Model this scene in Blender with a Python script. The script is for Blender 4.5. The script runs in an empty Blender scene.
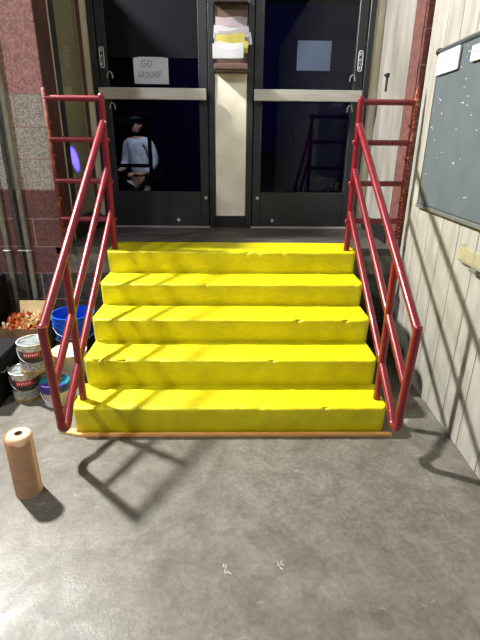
import bpy, bmesh, math, random
from mathutils import Vector, Matrix, noise
random.seed(7)
sc = bpy.context.scene
PI = math.pi

# ---------------------------------------------------------------- camera
cam_d = bpy.data.cameras.new('camera'); cam = bpy.data.objects.new('camera', cam_d)
sc.collection.objects.link(cam); sc.camera = cam
PITCH, YAW, ROLL, FPX = 0.3784, 0.0223, 0.0112, 449.28
fw = Vector((math.sin(YAW)*math.cos(PITCH), math.cos(YAW)*math.cos(PITCH), -math.sin(PITCH)))
rt = Vector((math.cos(YAW), -math.sin(YAW), 0)); up = rt.cross(fw)
r2 = math.cos(ROLL)*rt + math.sin(ROLL)*up; u2 = -math.sin(ROLL)*rt + math.cos(ROLL)*up
M = Matrix((r2, u2, -fw)).transposed().to_4x4(); M.translation = Vector((-0.0036, -2.1474, 1.5521))
cam.matrix_world = M
cam_d.sensor_fit = 'VERTICAL'; cam_d.sensor_height = 36.0; cam_d.lens = FPX/640*36.0
cam_d.clip_start = 0.02

# ---------------------------------------------------------------- world, lights, exposure
w = bpy.data.worlds.new('hall_air'); sc.world = w; w.use_nodes = True
_nt = w.node_tree; _tc = _nt.nodes.new('ShaderNodeTexCoord'); _sx = _nt.nodes.new('ShaderNodeSeparateXYZ'); _rp = _nt.nodes.new('ShaderNodeValToRGB')
_nt.links.new(_tc.outputs['Generated'], _sx.inputs[0]); _nt.links.new(_sx.outputs['Z'], _rp.inputs[0])
_e = _rp.color_ramp.elements; _e[0].position = 0.05; _e[0].color = (0.05, 0.055, 0.06, 1); _e[1].position = 0.55; _e[1].color = (0.46, 0.48, 0.49, 1)
_nt.links.new(_rp.outputs[0], _nt.nodes['Background'].inputs[0]); _nt.nodes['Background'].inputs[1].default_value = 0.29
def area(name, loc, target, power, sx, sy, col=(1, 1, 1)):
    d = bpy.data.lights.new(name, 'AREA'); d.shape = 'RECTANGLE'; d.size = sx; d.size_y = sy
    d.energy = power; d.color = col
    o = bpy.data.objects.new(name, d); sc.collection.objects.link(o); o.location = loc
    o.rotation_euler = (Vector(target)-Vector(loc)).to_track_quat('-Z', 'Y').to_euler()
    return o
area('high_bay_lamp', (-2.78, 1.24, 4.18), (0.1, -0.1, 0.2), 610, 0.16, 0.28, (1.0, 0.985, 0.94))
area('hall_lamp', (-3.6, -2.6, 4.6), (0.0, 0.8, 0.3), 150, 0.3, 0.5, (0.95, 0.98, 1.0))
area('front_right_fill', (1.6, -3.6, 4.8), (0.0, 1.0, 0.8), 48, 0.5, 0.5, (1.0, 0.99, 0.95))  # fill light added from front right to brighten the left reveal
sc.view_settings.view_transform = 'Standard'; sc.view_settings.look = 'None'
sc.view_settings.exposure = 0.0; sc.view_settings.gamma = 1.0
sc.view_settings.use_curve_mapping = False

# ---------------------------------------------------------------- helpers
C = sc.collection
def srgb(r, g, b):
    f = lambda c: (c/255/12.92) if c/255 <= 0.04045 else ((c/255+0.055)/1.055)**2.4
    return (f(r), f(g), f(b), 1)
def mat(name, col, rough=0.6, metal=0.0, col2=None, scale=8.0, bump=0.0, bscale=40.0, detail=4.0, lo=0.35, hi=0.65, spec=0.5, coat=0.0, stretch=None):
    m = bpy.data.materials.new(name); m.use_nodes = True; nt = m.node_tree
    b = nt.nodes['Principled BSDF']
    b.inputs['Base Color'].default_value = col; b.inputs['Roughness'].default_value = rough
    b.inputs['Metallic'].default_value = metal; b.inputs['Specular IOR Level'].default_value = spec
    b.inputs['Coat Weight'].default_value = coat
    tc = nt.nodes.new('ShaderNodeTexCoord'); src = tc.outputs['Object']
    if stretch:
        mp = nt.nodes.new('ShaderNodeMapping'); mp.inputs['Scale'].default_value = stretch
        nt.links.new(src, mp.inputs['Vector']); src = mp.outputs['Vector']
    if col2 is None: col2 = tuple(c*0.82 for c in col[:3])+(1,)
    n = nt.nodes.new('ShaderNodeTexNoise'); n.inputs['Scale'].default_value = scale; n.inputs['Detail'].default_value = detail
    nt.links.new(src, n.inputs['Vector'])
    r = nt.nodes.new('ShaderNodeValToRGB'); r.color_ramp.elements[0].position = lo; r.color_ramp.elements[1].position = hi
    r.color_ramp.elements[0].color = col; r.color_ramp.elements[1].color = col2
    nt.links.new(n.outputs['Fac'], r.inputs['Fac']); nt.links.new(r.outputs['Color'], b.inputs['Base Color'])
    if bump:
        n2 = nt.nodes.new('ShaderNodeTexNoise'); n2.inputs['Scale'].default_value = bscale; n2.inputs['Detail'].default_value = 3
        nt.links.new(src, n2.inputs['Vector'])
        bp = nt.nodes.new('ShaderNodeBump'); bp.inputs['Strength'].default_value = bump; bp.inputs['Distance'].default_value = 0.01
        nt.links.new(n2.outputs['Fac'], bp.inputs['Height']); nt.links.new(bp.outputs['Normal'], b.inputs['Normal'])
    return m
def link(name, bm, m, parent=None, smooth=None):
    me = bpy.data.meshes.new(name)
    bmesh.ops.recalc_face_normals(bm, faces=bm.faces)
    bm.to_mesh(me); bm.free()
    for x in (m if isinstance(m, (list, tuple)) else [m]): me.materials.append(x)
    if smooth is not None:
        me.polygons.foreach_set('use_smooth', [True]*len(me.polygons))
        me.set_sharp_from_angle(angle=math.radians(smooth))
    o = bpy.data.objects.new(name, me); C.objects.link(o)
    if parent is not None: o.parent = parent
    return o
def struct(name, bm, m, parent=None, smooth=None):
    o = link(name, bm, m, parent, smooth)
    if parent is None: o['kind'] = 'structure'
    return o
def tag(o, label, cat, group=None, kind=None):
    o['label'] = label; o['category'] = cat
    if group: o['group'] = group
    if kind: o['kind'] = kind
    return o
def thing(name, label, cat, loc=(0, 0, 0), group=None):
    o = bpy.data.objects.new(name, None); o.empty_display_size = 0.1; C.objects.link(o); o.location = loc
    bpy.context.view_layer.update()
    return tag(o, label, cat, group)
def under(o, parent):      # world-space mesh parented to an Empty that sits elsewhere
    o.parent = parent
    o.matrix_parent_inverse = Matrix.Translation(-parent.location)
    return o
def box(bm, x0, x1, y0, y1, z0, z1, bev=0.0, mi=0, X=None, seg=1):
    vs = [bm.verts.new((x, y, z)) for x in (x0, x1) for y in (y0, y1) for z in (z0, z1)]
    idx = [(0, 1, 3, 2), (4, 6, 7, 5), (0, 4, 5, 1), (2, 3, 7, 6), (0, 2, 6, 4), (1, 5, 7, 3)]
    fs = [bm.faces.new([vs[i] for i in q]) for q in idx]
    for f in fs: f.material_index = mi
    geo = vs
    if bev:
        es = list({e for f in fs for e in f.edges})
        r = bmesh.ops.bevel(bm, geom=es, offset=bev, segments=seg, profile=0.5, affect='EDGES')
        geo = list({v for f in r['faces'] for v in f.verts} | {v for v in vs if v.is_valid})
        for f in r['faces']: f.material_index = mi
    if X is not None: bmesh.ops.transform(bm, matrix=X, verts=geo)
    return geo
def tube(bm, pts, r, n=14, caps=True, mi=0):
    pts = [Vector(p) for p in pts]; rings = []
    t0 = (pts[1]-pts[0]).normalized()
    a = Vector((0, 0, 1)) if abs(t0.z) < 0.9 else Vector((1, 0, 0))
    nrm = t0.cross(a).normalized(); prev = t0
    for i, p in enumerate(pts):
        if i == 0: t = t0
        elif i == len(pts)-1: t = (pts[-1]-pts[-2]).normalized()
        else: t = ((pts[i+1]-p).normalized()+(p-pts[i-1]).normalized()).normalized()
        q = prev.rotation_difference(t); nrm = (q @ nrm).normalized(); prev = t
        b = t.cross(nrm)
        k = 1.0
        if 0 < i < len(pts)-1:
            k = 1/max(0.5, t.dot((pts[i+1]-p).normalized()))
        rr = r[i] if isinstance(r, (list, tuple)) else r
        # stretch in the bend plane for a mitre
        bend = None
        if k > 1.001:
            bend = ((pts[i+1]-p).normalized()-(p-pts[i-1]).normalized()).normalized()
        ring = []
        for j in range(n):
            an = 2*PI*j/n; off = nrm*math.cos(an)*rr + b*math.sin(an)*rr
            if bend is not None: off += bend*off.dot(bend)*(k-1)
            ring.append(bm.verts.new(p+off))
        rings.append(ring)
    for A, B in zip(rings, rings[1:]):
        for j in range(n):
            f = bm.faces.new((A[j], A[(j+1) % n], B[(j+1) % n], B[j])); f.material_index = mi
    if caps:
        bm.faces.new(list(reversed(rings[0]))).material_index = mi; bm.faces.new(rings[-1]).material_index = mi
    return rings
def lathe(bm, prof, c=(0, 0, 0), n=32, mi=0, a0=0, a1=2*PI, cap=False):
    full = abs(a1-a0-2*PI) < 1e-6; m = n if full else n+1; rings = []
    for (r, z) in prof:
        rings.append([bm.verts.new((c[0]+r*math.cos(a0+(a1-a0)*j/n), c[1]+r*math.sin(a0+(a1-a0)*j/n), c[2]+z)) for j in range(m)])
    for A, B in zip(rings, rings[1:]):
        for j in range(n):
            k = (j+1) % m
            try: bm.faces.new((A[j], A[k], B[k], B[j])).material_index = mi
            except ValueError: pass
    if full and cap:
        if prof[0][0] > 1e-6: bm.faces.new(list(reversed(rings[0]))).material_index = mi
        if prof[-1][0] > 1e-6: bm.faces.new(rings[-1]).material_index = mi
    return rings

# ---------------------------------------------------------------- materials
def concrete_floor():
    m = bpy.data.materials.new('polished_concrete'); m.use_nodes = True; nt = m.node_tree; L = nt.links; N = nt.nodes.new
    b = nt.nodes['Principled BSDF']; tc = N('ShaderNodeTexCoord')
    def nz(s, d, dist=0.0):
        n = N('ShaderNodeTexNoise'); n.inputs['Scale'].default_value = s; n.inputs['Detail'].default_value = d
        n.inputs['Distortion'].default_value = dist; n.inputs['Roughness'].default_value = 0.65
        L.new(tc.outputs['Object'], n.inputs['Vector']); return n
    def ramp(n, p0, c0, p1, c1):
        r = N('ShaderNodeValToRGB'); e = r.color_ramp.elements
        e[0].position = p0; e[0].color = c0; e[1].position = p1; e[1].color = c1
        L.new(n.outputs['Fac'], r.inputs['Fac']); return r
    def mix(a, c, f, mode='MIX'):
        x = N('ShaderNodeMixRGB'); x.blend_type = mode
        L.new(a, x.inputs[1]); 
        if isinstance(c, tuple): x.inputs[2].default_value = c
        else: L.new(c, x.inputs[2])
        if isinstance(f, float): x.inputs[0].default_value = f
        else: L.new(f, x.inputs[0])
        return x.outputs[0]
    base = ramp(nz(1.3, 12, 0.15), 0.32, srgb(110, 105, 96), 0.68, srgb(133, 130, 121))
    blot = ramp(nz(9.0, 14, 0.3), 0.33, srgb(192, 189, 183), 0.66, srgb(255, 255, 255))
    fine = ramp(nz(42.0, 8), 0.32, srgb(204, 201, 196), 0.66, srgb(255, 255, 255))
    c = mix(base.outputs[0], blot.outputs[0], 0.8, 'MULTIPLY'); c = mix(c, fine.outputs[0], 0.8, 'MULTIPLY')
    sp = ramp(nz(12.0, 12, 0.5), 0.64, (0, 0, 0, 1), 0.82, (1, 1, 1, 1))
    c = mix(c, srgb(172, 171, 164), sp.outputs[0])
    pit = ramp(nz(38.0, 3, 0.2), 0.27, (1, 1, 1, 1), 0.31, (0, 0, 0, 1))
    c = mix(c, srgb(78, 76, 72), pit.outputs[0])
    L.new(c, b.inputs['Base Color'])
    rr = ramp(nz(5.0, 7, 0.5), 0.3, (0.34,)*3+(1,), 0.7, (0.58,)*3+(1,)); L.new(rr.outputs[0], b.inputs['Roughness'])
    bp = N('ShaderNodeBump'); bp.inputs['Strength'].default_value = 0.25; bp.inputs['Distance'].default_value = 0.004
    L.new(nz(90.0, 5).outputs['Fac'], bp.inputs['Height']); L.new(bp.outputs[0], b.inputs['Normal'])
    return m
M_floor = concrete_floor()
M_land = mat('landing_concrete', srgb(92, 86, 80), 0.5, col2=srgb(62, 57, 54), scale=3, stretch=(1.2, 9, 1), detail=8, bump=0.3, bscale=30)
M_landface = mat('landing_face_block', srgb(128, 124, 116), 0.85, col2=srgb(92, 88, 84), scale=12, detail=8, bump=0.8, bscale=120)
M_red = mat('red_split_block', srgb(204, 154, 148), 0.9, col2=srgb(150, 102, 98), scale=55, detail=6, bump=1.0, bscale=130, lo=0.3, hi=0.72)
M_redd = mat('dull_red_block', srgb(128, 86, 84), 0.9, col2=srgb(96, 62, 62), scale=40, detail=6, bump=0.8, bscale=120, lo=0.3, hi=0.7)
M_grey = mat('grey_speckled_block', srgb(206, 197, 186), 0.9, col2=srgb(124, 116, 108), scale=110, detail=6, bump=1.0, bscale=130, lo=0.38, hi=0.66)
M_dgrey = mat('dark_grey_block', srgb(82, 79, 77), 0.9, col2=srgb(54, 52, 52), scale=30, detail=6, bump=0.7, bscale=110)
M_mort = mat('mortar', srgb(178, 142, 136), 0.95, col2=srgb(152, 120, 114), scale=30, bump=0.5, bscale=150)
M_brown = mat('brown_painted_steel', srgb(82, 50, 44), 0.5, col2=srgb(60, 36, 32), scale=5, detail=6)
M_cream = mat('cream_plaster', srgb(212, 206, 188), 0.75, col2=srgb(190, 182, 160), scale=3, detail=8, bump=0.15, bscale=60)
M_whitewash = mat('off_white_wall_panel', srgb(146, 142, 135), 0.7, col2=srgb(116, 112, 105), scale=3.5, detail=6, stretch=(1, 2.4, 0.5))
M_wall_hid = mat('plain_wall', srgb(120, 116, 110), 0.8)
M_frame = mat('dark_bronze_aluminium', srgb(48, 50, 53), 0.42, 0.2, col2=srgb(40, 42, 45), scale=3)
M_black = mat('black_rubber', srgb(20, 20, 21), 0.55)
M_steel = mat('brushed_steel', srgb(206, 202, 196), 0.4, 0.4, col2=srgb(178, 172, 166), scale=4, stretch=(1, 20, 40), detail=5)
M_shade = mat('navy_roller_shade', srgb(17, 18, 24), 0.9, col2=srgb(13, 14, 20), scale=200, spec=0.15)
M_yel = mat('yellow_floor_paint', srgb(218, 207, 2), 0.5, col2=srgb(200, 188, 1), scale=9, detail=10, bump=0.35, bscale=70, lo=0.35, hi=0.7)
M_rail = mat('deep_red_enamel', srgb(126, 13, 28), 0.34, 0.0, col2=srgb(110, 10, 24), scale=14, spec=0.5, coat=0.35, bump=0.06, bscale=90)
M_rust = mat('chipped_primer', srgb(122, 22, 26), 0.5, col2=srgb(206, 132, 84), scale=60, detail=6, lo=0.54, hi=0.6, bump=0.5, bscale=80)
M_rustd = mat('rusty_brown_plate', srgb(104, 36, 26), 0.6, col2=srgb(150, 84, 44), scale=30, detail=6, lo=0.52, hi=0.62, bump=0.4, bscale=80)
M_plank = mat('whitewashed_plank', srgb(168, 165, 155), 0.75, col2=srgb(138, 134, 124), scale=4, detail=9, stretch=(3, 3, 0.7), bump=0.25, bscale=60, lo=0.3, hi=0.72)
M_groove = mat('dark_groove', srgb(52, 48, 44), 0.9)
M_board = mat('grey_display_fabric', srgb(84, 93, 96), 0.8, col2=srgb(77, 86, 89), scale=6, bump=0.2, bscale=400)
M_alu = mat('grey_aluminium_trim', srgb(140, 142, 138), 0.4, 0.5)
M_paper = mat('white_paper', srgb(236, 236, 240), 0.7, col2=srgb(222, 222, 230), scale=3)
M_ink = mat('blue_grey_ink', srgb(88, 92, 128), 0.7)
M_greyink = mat('pale_grey_ink', srgb(134, 137, 144), 0.7)
M_pipe = mat('painted_conduit', srgb(150, 146, 132), 0.45, 0.2, col2=srgb(120, 116, 106), scale=12)
M_piped = mat('dark_conduit', srgb(92, 90, 86), 0.45, 0.3, col2=srgb(72, 70, 68), scale=12)
M_pale0 = mat('pale_scuff', srgb(186, 184, 178), 0.8)
random.seed(11)
for sx, sy, n in ((-0.022, -0.865, 7), (0.19, -0.845, 7)):
    bm = bmesh.new()
    for k in range(n):
        y = sy+random.uniform(-0.032, 0.032); x = sx+random.uniform(-0.008, 0.008)-0.35*(y-sy)
        a = random.uniform(0.3, 2.6); L = random.uniform(0.003, 0.011); wd = random.uniform(0.0008, 0.0018)
        box(bm, -L, L, -wd, wd, 0.0003, 0.0009, X=Matrix.Translation((x, y, 0)) @ Matrix.Rotation(a, 4, 'Z'))
    tag(link('paint_scuff', bm, M_pale0), 'small white scuff mark on the open concrete floor, '+('left' if sx < 0 else 'right')+' one of the pair', 'scuff', kind='stuff')
M_wood = mat('raw_orange_wood', srgb(250, 190, 116), 0.6, col2=srgb(238, 164, 92), scale=10, stretch=(1, 14, 14), detail=6)
M_woody = mat('yellow_spattered_wood', srgb(232, 214, 120), 0.6, col2=srgb(226, 176, 100), scale=30)
M_kraft = mat('kraft_paper', srgb(234, 194, 156), 0.8, col2=srgb(222, 180, 142), scale=20, bump=0.2, bscale=160)
M_card = mat('brown_cardboard', srgb(146, 110, 78), 0.85, col2=srgb(122, 90, 62), scale=10)
M_flap = mat('pale_cardboard', srgb(222, 200, 152), 0.85, col2=srgb(206, 182, 132), scale=8)
M_core = mat('grey_card_core', srgb(120, 104, 86), 0.9)

def glass(name, tint, rough=0.0, alpha_mix=0.5):
    m = bpy.data.materials.new(name); m.use_nodes = True; nt = m.node_tree
    b = nt.nodes['Principled BSDF']; out = nt.nodes['Material Output']
    tr = nt.nodes.new('ShaderNodeBsdfTransparent'); tr.inputs[0].default_value = tint
    gl = nt.nodes.new('ShaderNodeBsdfGlossy'); gl.inputs['Roughness'].default_value = rough; gl.inputs[0].default_value = (1, 1, 1, 1)
    lw = nt.nodes.new('ShaderNodeLayerWeight'); lw.inputs['Blend'].default_value = 0.5
    pw = nt.nodes.new('ShaderNodeMath'); pw.operation = 'POWER'; pw.inputs[1].default_value = 5.0
    fr = nt.nodes.new('ShaderNodeMath'); fr.operation = 'MULTIPLY_ADD'; fr.inputs[1].default_value = 0.96; fr.inputs[2].default_value = 0.014
    nt.links.new(lw.outputs['Facing'], pw.inputs[0]); nt.links.new(pw.outputs[0], fr.inputs[0])
    mx = nt.nodes.new('ShaderNodeMixShader')
    nt.links.new(fr.outputs[0], mx.inputs[0]); nt.links.new(tr.outputs[0], mx.inputs[1]); nt.links.new(gl.outputs[0], mx.inputs[2])
    nt.links.new(mx.outputs[0], out.inputs[0]); nt.nodes.remove(b)
    return m
M_glass = glass('tinted_door_glass', (0.72, 0.74, 0.82, 1))

# ---------------------------------------------------------------- floor and landing
ZL = 0.8126; YW = 1.17; YD = 2.05
bm = bmesh.new(); box(bm, -6, 1.9, -6, 2.3, -0.2, 0.0)
struct('floor', bm, M_floor)
bm = bmesh.new()
box(bm, -1.30, 1.33, 1.36, 2.30, ZL-0.05, ZL)                 # slab top behind the painted strip
box(bm, -1.30, -0.905, YW, 1.36, ZL-0.05, ZL); box(bm, 0.915, 1.33, YW, 1.36, ZL-0.05, ZL)
for sx0, sx1 in ((-1.30, -0.905), (0.915, 1.31)):             # block courses of the landing's front
    for k in range(4):
        z0 = 0.2032*k; z1 = min(z0+0.2032, ZL)-0.0
        box(bm, sx0, sx1, YW+0.004, 1.30, z0, z1-0.008, 0.004, 1 if k == 3 else 2)
        box(bm, sx0, sx1, YW+0.012, 1.29, z1-0.008, z1-0.001, 0, 2)
struct('landing', bm, [M_land, M_landface, M_dgrey])

# ---------------------------------------------------------------- block wall on the left
bm = bmesh.new()
box(bm, -4.6, -1.247, YW+0.002, YW+0.2, 0, 2.37, mi=4)
for k in range(12):
    z0 = 0.2032*k+0.003; z1 = 0.2032*(k+1)-0.003
    mi = 0 if k >= 9 else (1 if k >= 6 else (2 if k >= 3 else 3))
    x = -1.24; first = True
    z1 = min(z1, 2.37)
    while x > -4.6:
        wd = (0.2 if (k % 2 == 0) else 0.4) if first else 0.4
        first = False
        box(bm, x-wd+0.004, x-0.004*(0 if x == -1.24 else 1), YW, YW+0.1, z0, z1, 0.0025, mi)
        x -= wd
struct('wall_left', bm, [M_red, M_grey, M_redd, M_dgrey, M_mort])
# reveal beside the left door, brown steel corner then the sidelight
def skew(bm):
    for v in bm.verts: v.co.x += 0.0625*(v.co.y-YW)
bm = bmesh.new()
box(bm, -1.30, -1.236, YW+0.01, 1.385, ZL, 2.42, 0.003)
skew(bm); struct('trim_1', bm, M_brown)
bm = bmesh.new()
box(bm, -1.34, -1.28, 1.385, 2.05, ZL, 2.85)
box(bm, -1.28, -1.236, 2.00, 2.05, ZL, 2.85)
skew(bm); struct('wall_left_return', bm, M_cream)
M_pane_back = mat('olive_blind', srgb(162, 152, 134), 0.6, col2=srgb(144, 134, 118), scale=2)
M_pane = glass('sidelight_glass', (0.92, 0.94, 0.88, 1), 0.0)
win = thing('window_1', 'tall olive sidelight window beside the left glass door', 'window', (-1.26, 1.7, ZL)); win['kind'] = 'structure'
def wpart(name, bm, m, smooth=None):
    skew(bm); return under(link(name, bm, m, None, smooth), win)
bm = bmesh.new(); box(bm, -1.275, -1.262, 1.50, 1.985, 0.97, 2.8); wpart('window_blind', bm, M_pane_back)
bm = bmesh.new(); box(bm, -1.252, -1.247, 1.50, 1.985, 0.97, 2.8); wpart('window_pane', bm, M_pane)
bm = bmesh.new()
box(bm, -1.28, -1.238, 1.395, 1.505, ZL+0.12, 2.8, 0.003); box(bm, -1.28, -1.238, 1.505, 1.98, 0.93, 0.975, 0.003)
wpart('window_frame', bm, M_frame)
bm = bmesh.new(); box(bm, -1.28, -1.234, 1.386, 1.397, ZL, 2.8); wpart('edge_bead', bm, M_cream)
bm = bmesh.new(); box(bm, -1.28, -1.236, 1.982, 1.998, 0.93, 2.8); wpart('red_bead', bm, mat('maroon_seal', srgb(84, 38, 36), 0.5))

# ---------------------------------------------------------------- wall around the doors
DT = 2.86
bm = bmesh.new()
box(bm, -1.34, -1.14, YD, YD+0.12, ZL, 3.4)
box(bm, -0.146, 0.13, YD, YD+0.12, ZL, 3.4)
box(bm, 1.14, 1.40, YD, YD+0.12, ZL, 3.4)
box(bm, -1.14, -0.146, YD, YD+0.12, DT, 3.4); box(bm, 0.13, 1.14, YD, YD+0.12, DT, 3.4)
struct('wall_back', bm, M_cream)
bm = bmesh.new()
box(bm, -1.20, -1.142, YD-0.012, YD, ZL, ZL+0.10, 0.003); struct('baseboard_left', bm, M_black)
bm = bmesh.new(); box(bm, -0.146, 0.13, YD-0.014, YD, ZL, ZL+0.10, 0.003); struct('baseboard_back', bm, M_black)
bm = bmesh.new(); box(bm, -1.28, -1.232, 1.40, YD-0.014, ZL, ZL+0.125, 0.003); skew(bm); struct('baseboard_left_return', bm, M_black)
bm = bmesh.new(); box(bm, 1.205, 1.222, 1.36, YD-0.012, ZL, ZL+0.13, 0.003); struct('baseboard_right_return', bm, M_black)

def door(name, x0, x1, hinge_left):
    d = thing(name, '', 'door', ((x0+x1)/2, YD, ZL)); d['kind'] = 'structure'
    def part(n, bm, m, smooth=None): return under(link(n, bm, m, None, smooth), d)
    f = 0.048
    bm = bmesh.new()
    box(bm, x0, x0+f, YD-0.03, YD+0.10, ZL, DT, 0.003); box(bm, x1-f, x1, YD-0.03, YD+0.10, ZL, DT, 0.003)
    box(bm, x0+f, x1-f, YD-0.03, YD+0.10, DT-0.05, DT, 0.003); part('door_frame', bm, M_frame)
    a, b = x0+f+0.006, x1-f-0.006; st = 0.075
    ga, gb = a+st, b-st; zb = 1.127
    leaf = bmesh.new()
    box(leaf, a, ga, YD-0.012, YD+0.035, ZL+0.012, DT-0.055, 0.004); box(leaf, gb, b, YD-0.012, YD+0.035, ZL+0.012, DT-0.055, 0.004)
    box(leaf, ga, gb, YD-0.012, YD+0.035, ZL+0.012, zb, 0.004); box(leaf, ga, gb, YD-0.012, YD+0.035, DT-0.14, DT-0.055, 0.004)
    leafo = part('door_leaf', leaf, M_frame)
    def sub(n, bm, m, smooth=None): return link(n, bm, m, leafo, smooth)
    bm = bmesh.new(); box(bm, ga, gb, YD+0.008, YD+0.014, zb, DT-0.14); sub('glass_pane', bm, M_glass)
    bm = bmesh.new()
    box(bm, a+0.0, b-0.01, YD-0.085, YD-0.058, 1.865, 1.952, 0.006, seg=2)
    box(bm, a+0.01, a+0.07, YD-0.06, YD-0.012, 1.875, 1.94, 0.004); box(bm, b-0.08, b-0.02, YD-0.06, YD-0.012, 1.875, 1.94, 0.004)
    sub('push_bar', bm, M_steel)
    lx = (a+0.035) if hinge_left else (b-0.035)
    bm = bmesh.new(); box(bm, lx-0.020, lx+0.020, YD-0.019, YD-0.012, 2.095, 2.250, 0.006, seg=2); pl = sub('lock_plate', bm, M_frame)
    bm = bmesh.new()
    pts = []
    for i in range(25):
        t = 2*PI*i/24; cx = math.cos(t); sx = math.sin(t)
        pts.append((lx+0.017*math.copysign(abs(cx)**0.5, cx), YD-0.020, 2.1725+0.073*math.copysign(abs(sx)**0.35, sx)))
    tube(bm, pts, 0.0026, 6)
    for zc in (2.222, 2.180, 2.125):
        tube(bm, [(lx+0.008*math.cos(2*PI*i/12+0.6), YD-0.021, zc+0.008*math.sin(2*PI*i/12+0.6)) for i in range(10)], 0.0024, 6)
    tube(bm, [(lx-0.006, YD-0.021, 2.158), (lx+0.007, YD-0.021, 2.146)], 0.0024, 6)
    under(link('lock_outline', bm, M_paper, None, 40), d)['label'] = 'white outline around the lock'
    hx = (ga+0.012) if hinge_left else (gb-0.012)
    s = 1 if hinge_left else -1
    for zz, nm in ((2.03, 'pull_ring'), (1.80, 'pull_ring')):
        bm = bmesh.new()
        tube(bm, [(hx+s*0.022*math.cos(PI*1.1*i/12-0.2), YD-0.018, zz+0.042*math.sin(PI*1.1*i/12-0.2)) for i in range(13)], 0.0035, 8)
        sub(nm, bm, M_steel, 40)
    for bx, bz in ((b-0.03 if hinge_left else a+0.05, 1.075), ((a+b)/2+0.16 if hinge_left else (a+b)/2-0.26, 0.875)):
        bm = bmesh.new(); lathe(bm, [(0.004, 0), (0.013, 0.001), (0.015, 0.006), (0.0, 0.010)], n=16)
        bmesh.ops.transform(bm, matrix=Matrix.Translation((bx, YD-0.011, bz)) @ Matrix.Rotation(PI/2, 4, 'X'), verts=bm.verts)
        sub('door_bolt', bm, M_steel, 40)
    bm = bmesh.new(); box(bm, x0+f, x1-f, YD-0.06, YD+0.08, ZL, ZL+0.010, 0.003); part('threshold', bm, M_steel)
    return d, ga, gb
d1, ga, gb = door('door_1', -1.14, -0.146, True)
d1['label'] = 'left dark framed glass door carrying a handwritten paper sign'
bm = bmesh.new(); box(bm, ga, gb, YD-0.002, YD+0.002, 2.178, DT-0.14)
tube(bm, [(ga, YD-0.001, 2.180), (gb, YD-0.001, 2.180)], 0.007, 10)
under(link('roller_shade', bm, M_shade), d1)
d2, hA, hB = door('door_2', 0.13, 1.14, False)
d2['label'] = 'right dark framed glass door with a pale square notice in the upper pane'

# handwritten sign
t = thing('paper_sign', 'white paper sign with handwritten go around on the left door', 'sign', (-0.662, YD-0.010, 1.985))
bm = bmesh.new()
nx, nz = 10, 8; g = []
for i in range(nx+1):
    for j in range(nz+1):
        x = -0.803+0.283*i/nx; z = 1.985+0.196*j/nz; g.append(bm.verts.new((x, YD-0.006-0.004*math.sin(PI*i/nx)-0.003*(1-j/nz), z)))
for i in range(nx):
    for j in range(nz): a = i*(nz+1)+j; bm.faces.new((g[a], g[a+nz+1], g[a+nz+2], g[a+1]))
bmesh.ops.solidify(bm, geom=bm.faces[:], thickness=0.001)
under(link('sheet', bm, M_paper), t)
LET = {
 'G': ([[(0.95, 0.85), (0.6, 1), (0.2, 0.85), (0.02, 0.5), (0.2, 0.12), (0.6, 0), (0.95, 0.2), (0.95, 0.48), (0.55, 0.48)]]),
 'O': ([[(0.5, 1), (0.15, 0.8), (0.02, 0.45), (0.25, 0.05), (0.65, 0.02), (0.95, 0.35), (0.9, 0.8), (0.5, 1)]]),
 'A': ([[(0, 0), (0.5, 1), (1, 0)], [(0.2, 0.4), (0.82, 0.4)]]),
 'R': ([[(0, 0), (0.05, 1), (0.7, 0.98), (0.85, 0.72), (0.6, 0.5), (0.05, 0.48)], [(0.4, 0.48), (0.95, 0)]]),
 'U': ([[(0, 1), (0.05, 0.3), (0.35, 0), (0.75, 0.08), (0.95, 0.4), (1, 1)]]),
 'N': ([[(0, 0), (0.05, 1), (0.9, 0.02), (1, 1)]]),
 'D': ([[(0, 0), (0.05, 1), (0.6, 0.9), (0.95, 0.5), (0.65, 0.1), (0, 0)]]),
 '!': ([[(0.5, 1.3), (0.42, 0.3)], [(0.4, 0.05), (0.41, -0.02)]])}
def write(txt, x, z, wl, h, gap, slope=0.0):
    bm = bmesh.new()
    for ch in txt:
        for st in LET[ch]:
            tube(bm, [(x+wl*(p[0]*(0.4 if ch == '!' else 1)), YD-0.0125, z+h*p[1]) for p in st], 0.0021, 6)
        x += wl*(0.5 if ch == '!' else 1)+gap; z += slope
    under(link('handwriting', bm, M_ink), t)
write('GO', -0.735, 2.108, 0.036, 0.052, 0.010)
write('AROUND!', -0.770, 2.028, 0.022, 0.044, 0.009, 0.001)
# pale notice on the right door (fixed behind the glass)
M_notice = mat('grey_backed_notice', srgb(178, 192, 196), 0.8, col2=srgb(166, 180, 184), scale=4)
bm = bmesh.new(); box(bm, 0.535, 0.812, YD+0.016, YD+0.019, 2.103, 2.318)
tag(link('notice_sheet', bm, M_notice), 'blank pale grey square notice behind the upper glass of the right door', 'notice')
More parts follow.
